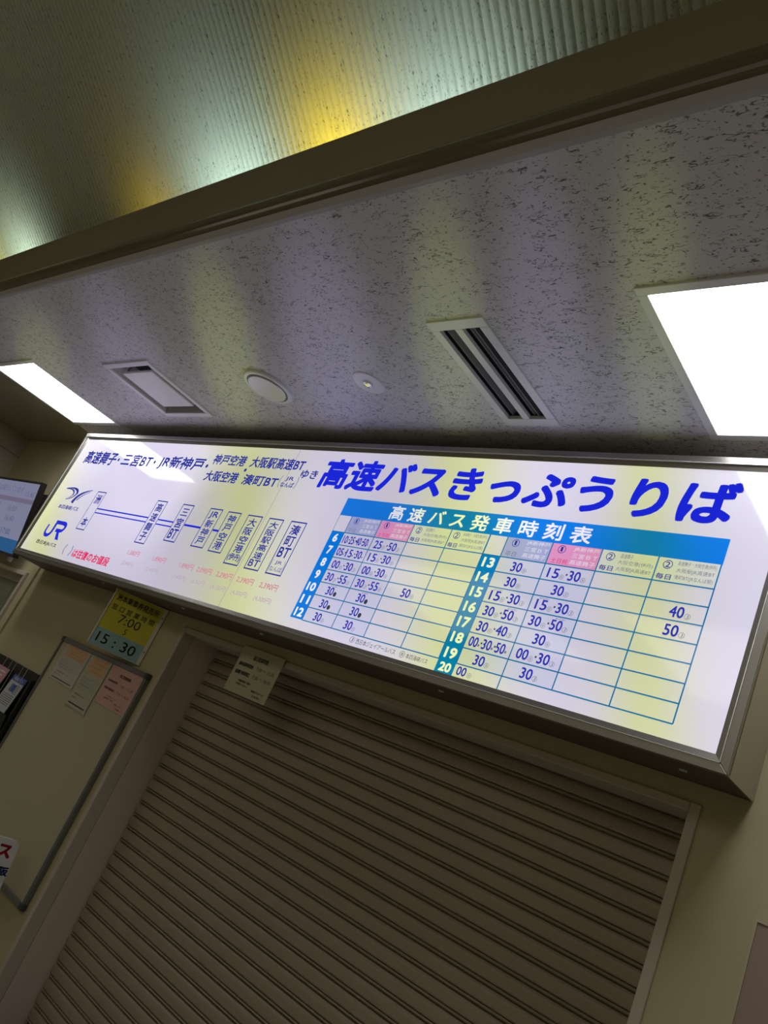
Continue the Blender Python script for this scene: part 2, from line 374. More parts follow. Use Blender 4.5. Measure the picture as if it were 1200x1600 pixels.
for k in range(NR):
    for t, h in ((0.0, 0.0), (0.08, 0.0), (0.15, 0.0100), (0.28, 0.0135), (0.54, 0.0150), (0.80, 0.0135), (0.93, 0.0100)):
        prof.append(((k+t)*PITCH, h))
prof.append((NR*PITCH, 0.0)); pm = MB(); n = len(prof)
for p, nn in zip(VC, NOR):
    for (x, h) in prof: pm.v.append((x, p[0]+nn[0]*h, p[1]+nn[1]*h))
for i in range(len(VC)-1):
    for j in range(n-1): pm.f.append((i*n+j, i*n+j+1, (i+1)*n+j+1, (i+1)*n+j))
x = XL; first = None
while x < XR:
    if first is None:
        first = pm.build('ribbed_panel', M['vault'], vault, smooth=True); first.location.x = x
    else:
        c = first.copy(); col.objects.link(c); c.parent = vault; c.location.x = x
    x += NR*PITCH

# ================================================================ CEILING FITTINGS
def ceiling_light(name, x0, x1, y0, y1, label):
    t = thing(name, ((x0+x1)/2, (y0+y1)/2, H), label, 'ceiling light', None)
    fw = 0.028
    f = MB()
    for a in ((x0, x1, y0, y0+fw), (x0, x1, y1-fw, y1), (x0, x0+fw, y0+fw, y1-fw), (x1-fw, x1, y0+fw, y1-fw)): f.box(*a, H-0.008, H+0.03)
    f.build('frame', M['white'], t, bevel=0.002)
    MB().box(x0+fw, x1-fw, y0+fw, y1-fw, H+0.004, H+0.03).build('diffuser', M['panel'], t)
    return t
ceiling_light('ceiling_light', -0.947, -0.290, 1.335, 1.998, 'large square flat light panel at the right edge of the mottled ceiling')
ceiling_light('ceiling_light', -5.262, -4.628, 1.335, 1.985, 'narrow-looking bright light panel above the left end of the lit sign')

# square air vent with hanging plate
t = thing('air_vent', (-3.70, 1.657, H), 'square white ceiling air vent with a hanging plate and dark gap around it', 'vent')
x0, x1, y0, y1 = -3.928, -3.470, 1.428, 1.886
f = MB()
fw = 0.034
for a in ((x0, x1, y0, y0+fw), (x0, x1, y1-fw, y1), (x0, x0+fw, y0+fw, y1-fw), (x1-fw, x1, y0+fw, y1-fw)): f.box(*a, H-0.010, H+0.006)
f.build('frame', M['white'], t, bevel=0.003)
r = MB()
i0, i1, j0, j1 = x0+fw, x1-fw, y0+fw, y1-fw
for (a, b) in (((i0, j0), (i1, j0)), ((i1, j0), (i1, j1)), ((i1, j1), (i0, j1)), ((i0, j1), (i0, j0))):
    r.quad((a[0], a[1], H+0.006), (b[0], b[1], H+0.006), (b[0], b[1], H+0.09), (a[0], a[1], H+0.09))
r.build('recess', M['white'], t)
MB().box(i0, i1, j0, j1, H+0.089, H+0.092).build('recess_back', M['dark'], t)
MB().box(i0+0.048, i1-0.048, j0+0.050, j1-0.050, H-0.004, H+0.010).build('hanging_plate', M['white'], t, bevel=0.004)
for cx in (i0+0.06, i1-0.06): MB().box(cx-0.008, cx+0.008, j0+0.055, j0+0.070, H+0.008, H+0.08).build('bracket', M['white2'], t)

# two-slot linear diffuser
t = thing('linear_vent', (-1.553, 1.657, H), 'long white ceiling vent with two dark parallel slots', 'vent')
x0, x1, y0, y1 = -1.664, -1.442, 1.378, 1.936
f = MB(); s0, s1 = y0+0.042, y1-0.042
cuts = [(x0+0.030, x0+0.092), (x0+0.120, x0+0.188)]
f.box(x0, x1, y0, s0, H-0.007, H+0.008).box(x0, x1, s1, y1, H-0.007, H+0.008)
for a, b2 in ((x0, cuts[0][0]), (cuts[0][1], cuts[1][0]), (cuts[1][1], x1)): f.box(a, b2, s0, s1, H-0.007, H+0.008)
f.build('frame', M['white'], t, bevel=0.002)
for k, (a, b2) in enumerate(cuts):
    r = MB()
    for (p, q) in (((a, s0), (b2, s0)), ((b2, s0), (b2, s1)), ((b2, s1), (a, s1)), ((a, s1), (a, s0))):
        r.quad((p[0], p[1], H+0.008), (q[0], q[1], H+0.008), (q[0], q[1], H+0.08), (p[0], p[1], H+0.08))
    r.quad((a, s0, H+0.08), (b2, s0, H+0.08), (b2, s1, H+0.08), (a, s1, H+0.08))
    sl = r.build('slot', M['dark'], t)
    MB().prism([(a+0.012, H+0.010), (a+0.016, H+0.010), (a+0.050, H+0.062), (a+0.046, H+0.062)], s0, s1, 'y').build('blade', M['dgrey'] if k == 0 else M['dgrey'], sl)
    if k: MB().prism([(a+0.034, H+0.004), (a+0.038, H+0.004), (a+0.038, H+0.050), (a+0.034, H+0.050)], s0, s1, 'y').build('blade', M['dgrey'], sl)

# round speaker cover
t = thing('ceiling_speaker', (-2.777, 1.664, H), 'larger round flat metal disc cover on the ceiling', 'speaker')
MB().lathe(-2.777, 1.664, [(0.118, H), (0.118, H-0.010), (0.113, H-0.014), (0.100, H-0.014), (0.097, H-0.006), (0.097, H)], 56).build('rim', M['white'], t, smooth=False)
MB().lathe(-2.777, 1.664, [(0.093, H), (0.093, H-0.016), (0.090, H-0.019), (0.0001, H-0.021)], 56).build('disc_cover', mat('spun_metal_disc', (0.55, 0.54, 0.52), 0.35, metal=0.7), t)
# emergency downlight
t = thing('emergency_downlight', (-2.158, 1.668, H), 'small round white recessed downlight with a chrome eye', 'downlight')
MB().lathe(-2.158, 1.668, [(0.068, H), (0.067, H-0.004), (0.060, H-0.006), (0.023, H-0.005), (0.020, H-0.003)], 40).build('rim', M['white'], t)
MB().lathe(-2.158, 1.668, [(0.020, H-0.003), (0.018, H-0.012), (0.010, H-0.014), (0.009, H-0.006)], 28).build('reflector', M['chrome'], t)
MB().lathe(-2.158, 1.668, [(0.0095, H-0.008), (0.007, H-0.015), (0.0001, H-0.017)], 20).build('lens', M['lamp'], t)

# ================================================================ LIGHTBOX SIGN
SX0, SX1, SZ0, SZ1 = -5.030, -0.647, 1.884, 2.785
FX0, FX1, FZ0, FZ1 = -4.985, -0.690, 1.928, 2.745
sign = thing('lightbox_sign', ((SX0+SX1)/2, 2.24, SZ0), 'long backlit white bus ticket sign in a silver frame above the shutter', 'sign')
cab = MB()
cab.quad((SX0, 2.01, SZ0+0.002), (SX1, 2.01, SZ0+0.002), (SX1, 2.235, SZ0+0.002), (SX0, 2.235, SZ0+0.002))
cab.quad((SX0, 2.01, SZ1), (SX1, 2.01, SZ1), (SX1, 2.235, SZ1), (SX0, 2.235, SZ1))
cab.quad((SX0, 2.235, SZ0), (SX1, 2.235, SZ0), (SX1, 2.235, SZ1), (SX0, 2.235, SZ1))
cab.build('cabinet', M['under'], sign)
tag(MB().box(SX1-0.004, SX1, 2.012, 2.235, SZ0, SZ1).build('side_panel', M['side'], sign), 'beige painted end panel')
MB().box(SX0, SX0+0.004, 2.012, 2.235, SZ0, SZ1).build('side_panel', M['side'], sign)
# mitred frame rails with a raised outer step
def rail(p):   # p: outer corner A, outer B, inner B, inner A in (x,z)
    mb = MB(); n = 0
    for (y, q) in ((1.998, p), (2.018, p)):
        mb.v += [(a, y, b) for a, b in q]
    mb.f += [(0, 1, 2, 3), (4, 7, 6, 5), (0, 4, 5, 1), (1, 5, 6, 2), (2, 6, 7, 3), (3, 7, 4, 0)]
    return mb
def shrink(d0, d1):
    o = [(SX0+d0, SZ0+d0), (SX1-d0, SZ0+d0), (SX1-d0, SZ1-d0), (SX0+d0, SZ1-d0)]
    i = [(SX0+d1, SZ0+d1), (SX1-d1, SZ0+d1), (SX1-d1, SZ1-d1), (SX0+d1, SZ1-d1)]
    return o, i
o_, i_ = shrink(0, 0.024)
for k in range(4):
    rail([o_[k], o_[(k+1) % 4], i_[(k+1) % 4], i_[k]]).build('frame_rail', M['alu'], sign, bevel=0.0015)
o2, _ = shrink(0.0245, 0.03); inn = [(FX0, FZ0), (FX1, FZ0), (FX1, FZ1), (FX0, FZ1)]
mb = MB()
for k in range(4):
    a, b2, c, d = o2[k], o2[(k+1) % 4], inn[(k+1) % 4], inn[k]
    mb.quad((a[0], 2.004, a[1]), (b2[0], 2.004, b2[1]), (c[0], 2.010, c[1]), (d[0], 2.010, d[1]))
mb.build('inner_bezel', M['alu'], sign)
mb = MB(); th = 0.0022
x0, x1, z0, z1 = SX0+0.023, SX1-0.023, SZ0+0.023, SZ1-0.023
mb.box(x0, x1, 1.9955, 1.999, z0, z0+th).box(x0, x1, 1.9955, 1.999, z1-th, z1).box(x0, x0+th, 1.9955, 1.999, z0, z1).box(x1-th, x1, 1.9955, 1.999, z0, z1)
mb.build('highlight_line', M['highlight_line'], sign)  # bright strip put in as the highlight line along the frame
YF = 2.0110
SE = -2.826
for a, b2 in ((FX0-0.004, SE-0.0012), (SE+0.0012, FX1+0.004)):
    MB().box(a, b2, YF, YF+0.004, FZ0-0.004, FZ1+0.004).build('face_panel', M['face'], sign)
MB().box(SE-0.0016, SE+0.0016, YF-0.0004, YF+0.001, FZ0, FZ1).build('panel_joint', M['tfade'], sign)
for x, y in ((-3.919, 2.06), (-3.132, 2.06), (-2.56, 2.08), (-1.59, 2.08), (-0.79, 2.11)):
    MB().box(x-0.010, x+0.010, y-0.003, y+0.003, SZ0-0.003, SZ0+0.002).build('glint_clip', M['signw'], sign)  # clips coloured white for the bright reflections on them
Y1 = YF-0.0010; Y2 = YF-0.0018; Y3 = YF-0.0026
# big title
TX(Y1).add('高速バスきっぷうりば', -2.594, -0.812, 2.556, 2.708, bold=0.040, shear=0.06, res=5).done('title_lettering', M['tblue'], sign)
# destinations line
def D(*a, **k): TX(Y1).add(*a, **k).done('destination_lettering', M['tnavy'], sign)
D('高速舞子', -4.876, -4.470, 2.566, 2.662, bold=0.032)
D('・', -4.452, -4.430, 2.600, 2.622, bold=0.03)
D('三宮BT', -4.395, -4.055, 2.574, 2.660, bold=0.032)
D('・', -4.035, -4.013, 2.604, 2.626, bold=0.03)
D('JR新神戸', -3.975, -3.530, 2.572, 2.664, bold=0.032)
D('・', -3.510, -3.488, 2.606, 2.628, bold=0.03)
D('神戸空港', -3.470, -3.188, 2.630, 2.694, bold=0.032)
D('・', -3.168, -3.148, 2.602, 2.622, bold=0.03)
D('大阪駅高速BT', -3.146, -2.740, 2.630, 2.694, bold=0.032)
D('大阪空港', -3.466, -3.182, 2.531, 2.595, bold=0.032)
D('湊町BT', -3.138, -2.868, 2.531, 2.592, bold=0.032)
d = TX(Y1)
d.add('JR', -2.824, -2.766, 2.571, 2.597, bold=0.03).add('なんば', -2.842, -2.748, 2.540, 2.567, bold=0.03)
for sx, x in ((1, -2.858), (-1, -2.733)):
    d.stroke([(x+sx*0.008, 2.600), (x, 2.585), (x, 2.552), (x+sx*0.008, 2.536)], 0.003)
d.add('ゆき', -2.737, -2.624, 2.594, 2.640, bold=0.03)
tag(d.done('small_lettering', M['tnavy'], sign), kind='stuff')
# route diagram
for name, x0, x1, z0, z1, body, k in (
    ('s', -4.450, -4.343, 2.128, 2.386, '洲\n\n本', 0), ('s', -3.762, -3.660, 2.126, 2.385, '高\n速\n舞\n子', 0), ('s', -3.511, -3.406, 2.169, 2.385, '三\n宮\nBT', 0),
    ('s', -3.262, -3.156, 2.170, 2.385, 'JR\n新\n神\n戸', 0), ('s', -3.109, -3.003, 2.164, 2.381, '神\n戸\n空\n港', 0), ('s', -2.949, -2.839, 2.123, 2.379, '大\n阪\n空\n港\n(伊丹)', 1),
    ('s', -2.791, -2.687, 2.121, 2.379, '大\n阪\n駅\n高\n速\nBT', 0), ('s', -2.638, -2.532, 2.121, 2.380, '湊\n町\nBT', 2)):
    q = TX(Y2); tk = 0.0062
    q.rect(x0, x1, z0, z0+tk).rect(x0, x1, z1-tk, z1).rect(x0, x0+tk*0.8, z0, z1).rect(x1-tk*0.8, x1, z0, z1)
    bx = q.done('station_box', M['tnavy'], sign)
    lines = body.split('\n'); n = len(lines)
    q = TX(Y2); zt = z1-0.014; zb = z0+0.014
    if k == 2:
        q.add('JR', x0+0.03, x1-0.03, z0+0.046, z0+0.066).add('なんば', x0+0.014, x1-0.014, z0+0.016, z0+0.040)
        for sx, xx in ((1, x0+0.010), (-1, x1-0.010)): q.stroke([(xx+sx*0.004, z0+0.070), (xx, z0+0.055), (xx, z0+0.025), (xx+sx*0.004, z0+0.012)], 0.002)
        zb = z0+0.080
    st = (zt-zb)/n
    for i, ch in enumerate(lines):
        if not ch: continue
        hh = min(st*0.90, 0.062)
        if ch in '三': hh *= 0.75
        wd = {1: 0.062, 2: 0.074, 4: 0.092}[len(ch)]
        cx = (x0+x1)/2; cz = zt-st*i-st/2
        q.add(ch, cx-wd/2, cx+wd/2, cz-hh/2, cz+hh/2, bold=0.028)
    q.done('station_name', M['tnavy'], bx)
for a, b2, c, d in ((-4.343, -3.762, 2.272, 2.280), (-4.343, -3.762, 2.246, 2.253), (-3.660, -3.511, 2.272, 2.280), (-3.660, -3.511, 2.246, 2.253), (-3.406, -3.262, 2.267, 2.278), (-3.156, -3.109, 2.267, 2.278)):
    TX(Y1).rect(a, b2, c, d).done('route_line', M['tblue'], sign)
# crossing-ribbon emblem
q = TX(Y1)
def bez(p0, p1, p2, n=10): return [((1-t)**2*p0[0]+2*t*(1-t)*p1[0]+t*t*p2[0], (1-t)**2*p0[1]+2*t*(1-t)*p1[1]+t*t*p2[1]) for t in [i/n for i in range(n+1)]]
q.stroke(bez((-4.868, 2.376), (-4.700, 2.400), (-4.693, 2.345)), 0.004, 0.024)
q.stroke(bez((-4.868, 2.372), (-4.735, 2.385), (-4.735, 2.335)), 0.003, 0.016)
q.stroke(bez((-4.693, 2.352), (-4.72, 2.310), (-4.800, 2.300)), 0.014, 0.002)
q.stroke(bez((-4.735, 2.345), (-4.745, 2.320), (-4.800, 2.302)), 0.010, 0.002)
q.stroke(bez((-4.690, 2.284), (-4.680, 2.360), (-4.520, 2.386)), 0.034, 0.003)
q.stroke(bez((-4.650, 2.305), (-4.620, 2.345), (-4.540, 2.372)), 0.010, 0.003)
q.done('ribbon_emblem', M['tnavy'], sign)
TX(Y1).add('本四海峡バス', -4.832, -4.560, 2.234, 2.264, bold=0.03).done('caption', M['tnavy'], sign)
# rail company emblem: hooked J joined to R
q = TX(Y1); W = 0.026
ox, oz = -4.800, 2.034
q.stroke([(ox+0.0, oz+0.085), (ox-0.002, oz+0.050)]+bez((ox-0.002, oz+0.050), (ox+0.0, oz+0.012), (ox+0.045, oz+0.014), 6)+bez((ox+0.045, oz+0.014), (ox+0.085, oz+0.018), (ox+0.085, oz+0.060), 6), 0.020, W)
q.rect(ox+0.072, ox+0.098, oz+0.055, oz+0.122)
q.rect(ox+0.098, ox+0.185, oz+0.097, oz+0.122)
q.stroke(bez((ox+0.180, oz+0.110), (ox+0.222, oz+0.106), (ox+0.218, oz+0.086), 6)+bez((ox+0.218, oz+0.086), (ox+0.214, oz+0.058), (ox+0.175, oz+0.058), 6), 0.026, 0.022)
q.rect(ox+0.122, ox+0.180, oz+0.047, oz+0.070)
q.poly([(ox+0.140, oz+0.060), (ox+0.172, oz+0.060), (ox+0.222, oz), (ox+0.180, oz)])
q.poly([(ox+0.122, oz+0.070), (ox+0.148, oz+0.070), (ox+0.148, oz), (ox+0.122, oz)]) if False else None
q.done('rail_emblem', M['tblue'], sign)
TX(Y1).add('西日本JRバス', -4.832, -4.556, 1.981, 2.012, bold=0.03).done('caption', M['tblack'], sign)
for sx, x in ((1, -4.438), (-1, -4.345)): TX(Y1).stroke([(x+sx*0.012, 2.026), (x, 2.005), (x, 1.985), (x+sx*0.012, 1.962)], 0.0055).done('bracket_mark', M['tnavy'], sign)
TX(Y1).add('は往復のお値段', -4.318, -3.890, 1.960, 2.014, bold=0.035).done('fare_note', M['tred'], sign)
q = TX(Y1)
for x, s in ((-3.706, '1,580円'), (-3.450, '1,890円'), (-3.204, '1,890円'), (-3.052, '2,090円'), (-2.894, '2,290円'), (-2.738, '2,390円'), (-2.574, '2,390円')):
    TX(Y1).add(s, x-0.060, x+0.060, 2.052, 2.083, bold=0.02).done('fare_lettering', M['tpale'], sign)
q = TX(Y1)
for x, s in ((-3.704, '(2,840円)'), (-3.461, '(2,400円)'), (-3.212, '(3,400円)'), (-3.051, '(3,760円)'), (-2.889, '(4,120円)'), (-2.732, '(4,300円)'), (-2.570, '(4,300円)')):
    TX(Y1).add(s, x-0.058, x+0.058, 1.991, 2.019, bold=0.01).done('return_fare_lettering', M['tfade'], sign)
# ---- timetable
tt = TX(Y1)
tt.rect(-2.366, -0.808, 2.438, 2.520)
RH = 0.0559
zr = [2.362-RH*i for i in range(8)]
tt.rect(-2.364, -2.291, zr[7], zr[0]).rect(-1.598, -1.524, zr[7], zr[0]).rect(-1.598, -1.524, zr[7]-0.044, zr[7]+0.001)
table = tt.done('timetable', M['tcyan'], sign)
CL = [-2.291, -2.122, -1.950, -1.768, -1.598]; CR = [-1.524, -1.347, -1.171, -0.990, -0.811]
g = TX(Y2+0.0003); tk = 0.0040
for cc in (CL, CR):
    h = cc[0]-0.073
    for z in zr[0:]: g.rect(cc[0], cc[4], z-tk/2, z+tk/2)
    g.rect(h, cc[4], zr[0]-tk/2, zr[0]+tk/2)
    for x in cc: g.rect(x-tk/2, x+tk/2, zr[7], 2.438)
    g.rect(h, h+tk*0.6, zr[0], 2.438)
g.rect(-1.347-tk/2, -1.347+tk/2, zr[7]-0.044, zr[7])
g.done('grid_lines', M['tline'], table)
for cc in (CL, CR):
    for k, m in ((0, 'tlav'), (1, 'tpink'), (2, 'tyel'), (3, 'tyel')):
        TX(Y1).rect(cc[k], cc[k+1], zr[0], 2.438).done('header_cell', M[m], table)
    TX(Y1).rect(cc[0], cc[2], zr[7], zr[0]).done('cell_tint', M['tcell'], table)
TX(Y2).add('高 速 バ ス 発 車 時 刻 表', -2.098, -1.222, 2.446, 2.510, bold=0.028).done('table_title', M['twhite'], table)
hw = TX(Y2); hn = TX(Y2); hg = TX(Y2); hr = TX(Y2)
for cc in (CL, CR):
    for k in (0, 1):
        x0, x1 = cc[k], cc[k+1]; ww = x1-x0
        for i, s in enumerate(('JR新神戸', '三宮ＢＴ', '高速舞子')):
            hw.add(s, x0+ww*0.46, x1-ww*0.04, 2.417-i*0.023, 2.434-i*0.023)
        hn.ring(x0+ww*0.22, 2.419, 0.0145, 0.0022).add('1', x0+ww*0.22-0.004, x0+ww*0.22+0.004, 2.411, 2.428, bold=0.01)
        (hg if k == 0 else hr).add('平日' if k == 0 else '土日祝', x0+ww*0.08, x0+ww*(0.32 if k == 0 else 0.42), 2.368, 2.386)
    for k in (2, 3):
        x0, x1 = cc[k], cc[k+1]; ww = x1-x0
        L3 = ('高速舞子', '大阪空港(伊丹)', '大阪駅JR高速BT') if k == 2 else ('高速舞子・大阪空港(伊丹)', '大阪駅JR高速BT', '湊町BT(JRなんば駅)')
        for i, s in enumerate(L3):
            hg.add(s, x0+ww*(0.34 if (k == 2 and i) or k == 3 else 0.36), x1-ww*(0.42 if (k == 2 and i == 0) else 0.05), 2.416-i*0.022, 2.432-i*0.022)
        hn.ring(x0+ww*0.18, 2.417, 0.0145, 0.0022).add('2', x0+ww*0.18-0.007, x0+ww*0.18+0.007, 2.408, 2.426, bold=0.015)
        hn.add('毎日', x0+ww*0.04, x0+ww*0.29, 2.369, 2.387, bold=0.02)
tag(hw.done('header_lettering', M['twhite'], table), kind='stuff'); tag(hn.done('header_numerals', M['tnavy'], table), kind='stuff')
tag(hg.done('header_lettering', M['tgrey'], table), kind='stuff'); tag(hr.done('header_lettering', M['tred'], table), kind='stuff')
for cc, h0 in ((CL, 6), (CR, 13)):
    for i in range(7):
        cz = (zr[i]+zr[i+1])/2; s = str(h0+i); wd = 0.026 if len(s) == 1 else 0.048
        TX(Y2).add(s, cc[0]-0.036-wd/2, cc[0]-0.036+wd/2, cz-0.019, cz+0.019, bold=0.055).done('hour_numeral', M['twhite'], table)
TX(Y2).add('20', -1.584, -1.536, zr[7]-0.038, zr[7]-0.006, bold=0.055).done('hour_numeral', M['twhite'], table)
marks = TX(Y2); dots = TX(Y2); tiny = TX(Y2)
def mark(x, z, c):
    if c == '*':
        pts = [(x+0.0085*math.cos(a*PI/6), z+0.010*math.sin(a*PI/6)) for a in range(12)]; dots.poly(pts)
    else: marks.ring(x, z, 0.0090, 0.0013, 10).add('本' if c == 'h' else 'J', x-(0.0052 if c == 'h' else 0.003), x+(0.0052 if c == 'h' else 0.003), z-0.0055, z+0.0055)
def cell(cc, k, i, items, note=None, wd=None):
    """items: [(minutes, mark)]"""
    x0, x1 = cc[k], cc[k+1]; n = len(items); cz = (zr[i]+zr[i+1])/2-0.001
    dw = {1: 0.042, 2: 0.042, 3: 0.036, 4: 0.028}[n]; mw = {1: 0.020, 2: 0.020, 3: 0.010, 4: 0.007}[n]; gp = {1: 0, 2: 0.013, 3: 0.006, 4: 0.003}[n]
    tot = n*dw+n*mw+(n-1)*gp; x = (x0+x1)/2-tot/2
    if k >= 2: x += 0.02
    for j, (s, c) in enumerate(items):
        TX(Y2).add(s, x, x+dw, cz-0.0175, cz+0.0175, bold=0.026).done('minute_numeral', M['tdig'], table); x += dw
        if n <= 2: mark(x+mw*0.5+0.001, cz-0.009, c)
        elif c: marks.rect(x+0.001, x+mw-0.002, cz-0.012, cz-0.004)
        x += mw
        if j < n-1:
            dots.rect(x+gp*0.5-0.003, x+gp*0.5+0.003, cz-0.002, cz+0.004); x += gp
    if note is not None: tiny.add('神戸空港行', x0+(x1-x0)*note-0.018, x0+(x1-x0)*note+0.018, zr[i]-0.012, zr[i]-0.004)
cell(CL, 0, 0, [('10', 'h'), ('25', 'h'), ('40', 'h'), ('50', 'h')]); cell(CL, 1, 0, [('25', 'h'), ('50', 'J')])
cell(CL, 0, 1, [('05', 'h'), ('15', 'h'), ('30', 'h')]); cell(CL, 1, 1, [('15', 'h'), ('30', 'h')])
cell(CL, 0, 2, [('00', 'h'), ('30', 'J')]); cell(CL, 1, 2, [('00', 'h'), ('30', 'h')])
cell(CL, 0, 3, [('30', 'J'), ('55', 'J')]); cell(CL, 1, 3, [('30', 'J'), ('55', 'h')]); cell(CL, 2, 3, [('50', 'h')])
cell(CL, 0, 4, [('30', '*')], 0.5); cell(CL, 1, 4, [('30', '*')], 0.5)
cell(CL, 0, 5, [('30', '*')]); cell(CL, 1, 5, [('30', '*')])
cell(CL, 0, 6, [('30', 'h')]); cell(CL, 1, 6, [('30', 'h')])
cell(CR, 0, 0, [('30', 'h')]); cell(CR, 1, 0, [('15', 'h'), ('30', 'h')])
cell(CR, 0, 1, [('30', 'h')]); cell(CR, 1, 1, [('30', 'h')]); cell(CR, 3, 1, [('40', 'J')])
cell(CR, 0, 2, [('15', 'h'), ('30', 'J')], 0.25); cell(CR, 1, 2, [('15', 'h'), ('30', 'J')], 0.25); cell(CR, 3, 2, [('50', 'J')])
cell(CR, 0, 3, [('30', 'h'), ('50', 'J')], 0.7); cell(CR, 1, 3, [('30', 'h'), ('50', 'J')], 0.7)
cell(CR, 0, 4, [('30', 'h'), ('40', 'J')]); cell(CR, 1, 4, [('30', 'h')])
cell(CR, 0, 5, [('00', 'J'), ('30', 'h'), ('50', 'h')]); cell(CR, 1, 5, [('00', 'h'), ('30', 'J')])
cell(CR, 0, 6, [('30', 'h')]); cell(CR, 1, 6, [('30', 'J')])
TX(Y2).add('00', -1.512, -1.474, zr[7]-0.036, zr[7]-0.006, bold=0.03).done('minute_numeral', M['tdig'], table); mark(-1.460, zr[7]-0.028, 'h')
tag(marks.done('company_marks', M['tgrey'], table), kind='stuff')
tag(dots.done('round_marks', M['tblack'], table), kind='stuff'); tag(tiny.done('tiny_notes', M['tgrey'], table), kind='stuff')
q = TX(Y1); q.ring(-1.996, 1.951, 0.012, 0.0014).add('J', -2.000, -1.992, 1.944, 1.958)
q.add('西日本ジェイアールバス', -1.976, -1.782, 1.940, 1.960)
q.ring(-1.750, 1.950, 0.012, 0.0014).add('本', -1.757, -1.743, 1.943, 1.957).add('本四海峡バス', -1.732, -1.636, 1.940, 1.958)
q.done('legend', M['tblack'], sign)

# ================================================================ SHUTTER OPENING
YS = 2.465
fr = MB(); fwd = 0.030
fr.box(OX0, OX0+fwd, 2.232, 2.300, 0, OZ).box(OX1-fwd, OX1, 2.232, 2.300, 0, OZ).box(OX0+fwd, OX1-fwd, 2.232, 2.300, OZ-0.026, OZ)
struct(fr, 'trim_6', M['steel'], bevel=0.003)
rv = MB()
rv.quad((OX0+fwd, 2.300, 0), (OX0+fwd, YS+0.05, 0), (OX0+fwd, YS+0.05, OZ+0.02), (OX0+fwd, 2.300, OZ+0.02))
rv.quad((OX1-fwd, 2.300, 0), (OX1-fwd, YS+0.05, 0), (OX1-fwd, YS+0.05, OZ+0.02), (OX1-fwd, 2.300, OZ+0.02))
rv.quad((OX0, YS+0.06, 0), (OX1, YS+0.06, 0), (OX1, YS+0.06, OZ+0.1), (OX0, YS+0.06, OZ+0.1))
struct(rv, 'trim_7', M['reveal'])
struct(MB().box(OX0, OX1, 2.300, 2.440, OZ-0.024, OZ+0.02), 'trim_8', M['steel'])
sh = thing('rolling_shutter', ((OX0+OX1)/2, YS, 0), 'closed beige metal roller shutter of horizontal slats below the lit sign', 'shutter')
P = 0.0611; z0 = 1.783+0.0611*0.5
sp = [(0.009, 0.0), (0.009, 0.0030), (-0.002, 0.0040), (-0.0052, 0.0075), (-0.002, 0.0110), (0.008, 0.0118), (0.008, 0.0142), (-0.004, 0.0155), (-0.0068, 0.0200), (-0.0078, 0.0300),
      (-0.0078, 0.0440), (-0.0060, 0.0525), (-0.0015, 0.0585), (0.009, 0.0598), (0.011, 0.0598), (0.011, 0.0)]
first = None
nsl = 31
for i in range(nsl):
    z = z0-P*i
    if z < 0.0: break
    if first is None:
        m = MB().prism([(YS+a, b) for a, b in sp], OX0+fwd+0.004, OX1-fwd-0.004)
        m.v = [(v[0], v[1], v[2]) for v in m.v]
        first = m.build('slat', M['slat'], sh); first.location.z = z
    else:
        c = first.copy(); col.objects.link(c); c.parent = sh; c.location.z = z
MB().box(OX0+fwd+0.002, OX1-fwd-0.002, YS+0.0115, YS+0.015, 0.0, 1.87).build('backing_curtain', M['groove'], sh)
# hours notice taped to the shutter header
def paper(name, x0, x1, z0, z1, y, m, label, cat='notice', rz=0, roll=0.0, group=None, parent_build=None):
    cx, cz = (x0+x1)/2, (z0+z1)/2
    t = thing(name, (cx, y, cz), label, cat, group); t.rotation_euler = (0, roll, rz)
    MB().box(x0-cx, x1-cx, -0.0006, 0.0006, z0-cz, z1-cz).build('sheet', m, t, local=True)
    return t, (x1-x0)/2, (z1-z0)/2
t, hx, hz = paper('hours_notice', -2.805, -2.515, 1.634, 1.840, 2.2245, M['papery'], 'cream paper opening-hours notice hanging over the top of the shutter', roll=0.012)
q = TX(-0.0012)
q.add('窓口営業時間', -hx*0.34, hx*0.36, hz*0.52, hz*0.72, bold=0.02)
q.add('洲本乗車券発売所', -hx*0.86, -hx*0.16, hz*0.14, hz*0.32, bold=0.03).add('7:00 ～ 15:30', 0.0, hx*0.84, hz*0.16, hz*0.30)
q.add('高速舞子乗車券窓口', -hx*0.86, -hx*0.16, -hz*0.22, -hz*0.04, bold=0.03).add('7:30 ～ 18:30', 0.0, hx*0.84, -hz*0.20, -hz*0.06)
q.add('営業時間のご案内', -hx*0.52, 0.06*hx, -hz*0.50, -hz*0.40, bold=0.02).add('ご利用ください', -hx*0.62, -hx*0.02, -hz*0.64, -hz*0.55, bold=0.02)
q.add('高速バスきっぷ', hx*0.22, hx*0.80, -hz*0.72, -hz*0.62, bold=0.02).add('お客様へ', hx*0.34, hx*0.78, -hz*0.90, -hz*0.80)
tag(q.done('lettering', M['ink'], t, local=True), kind='stuff')

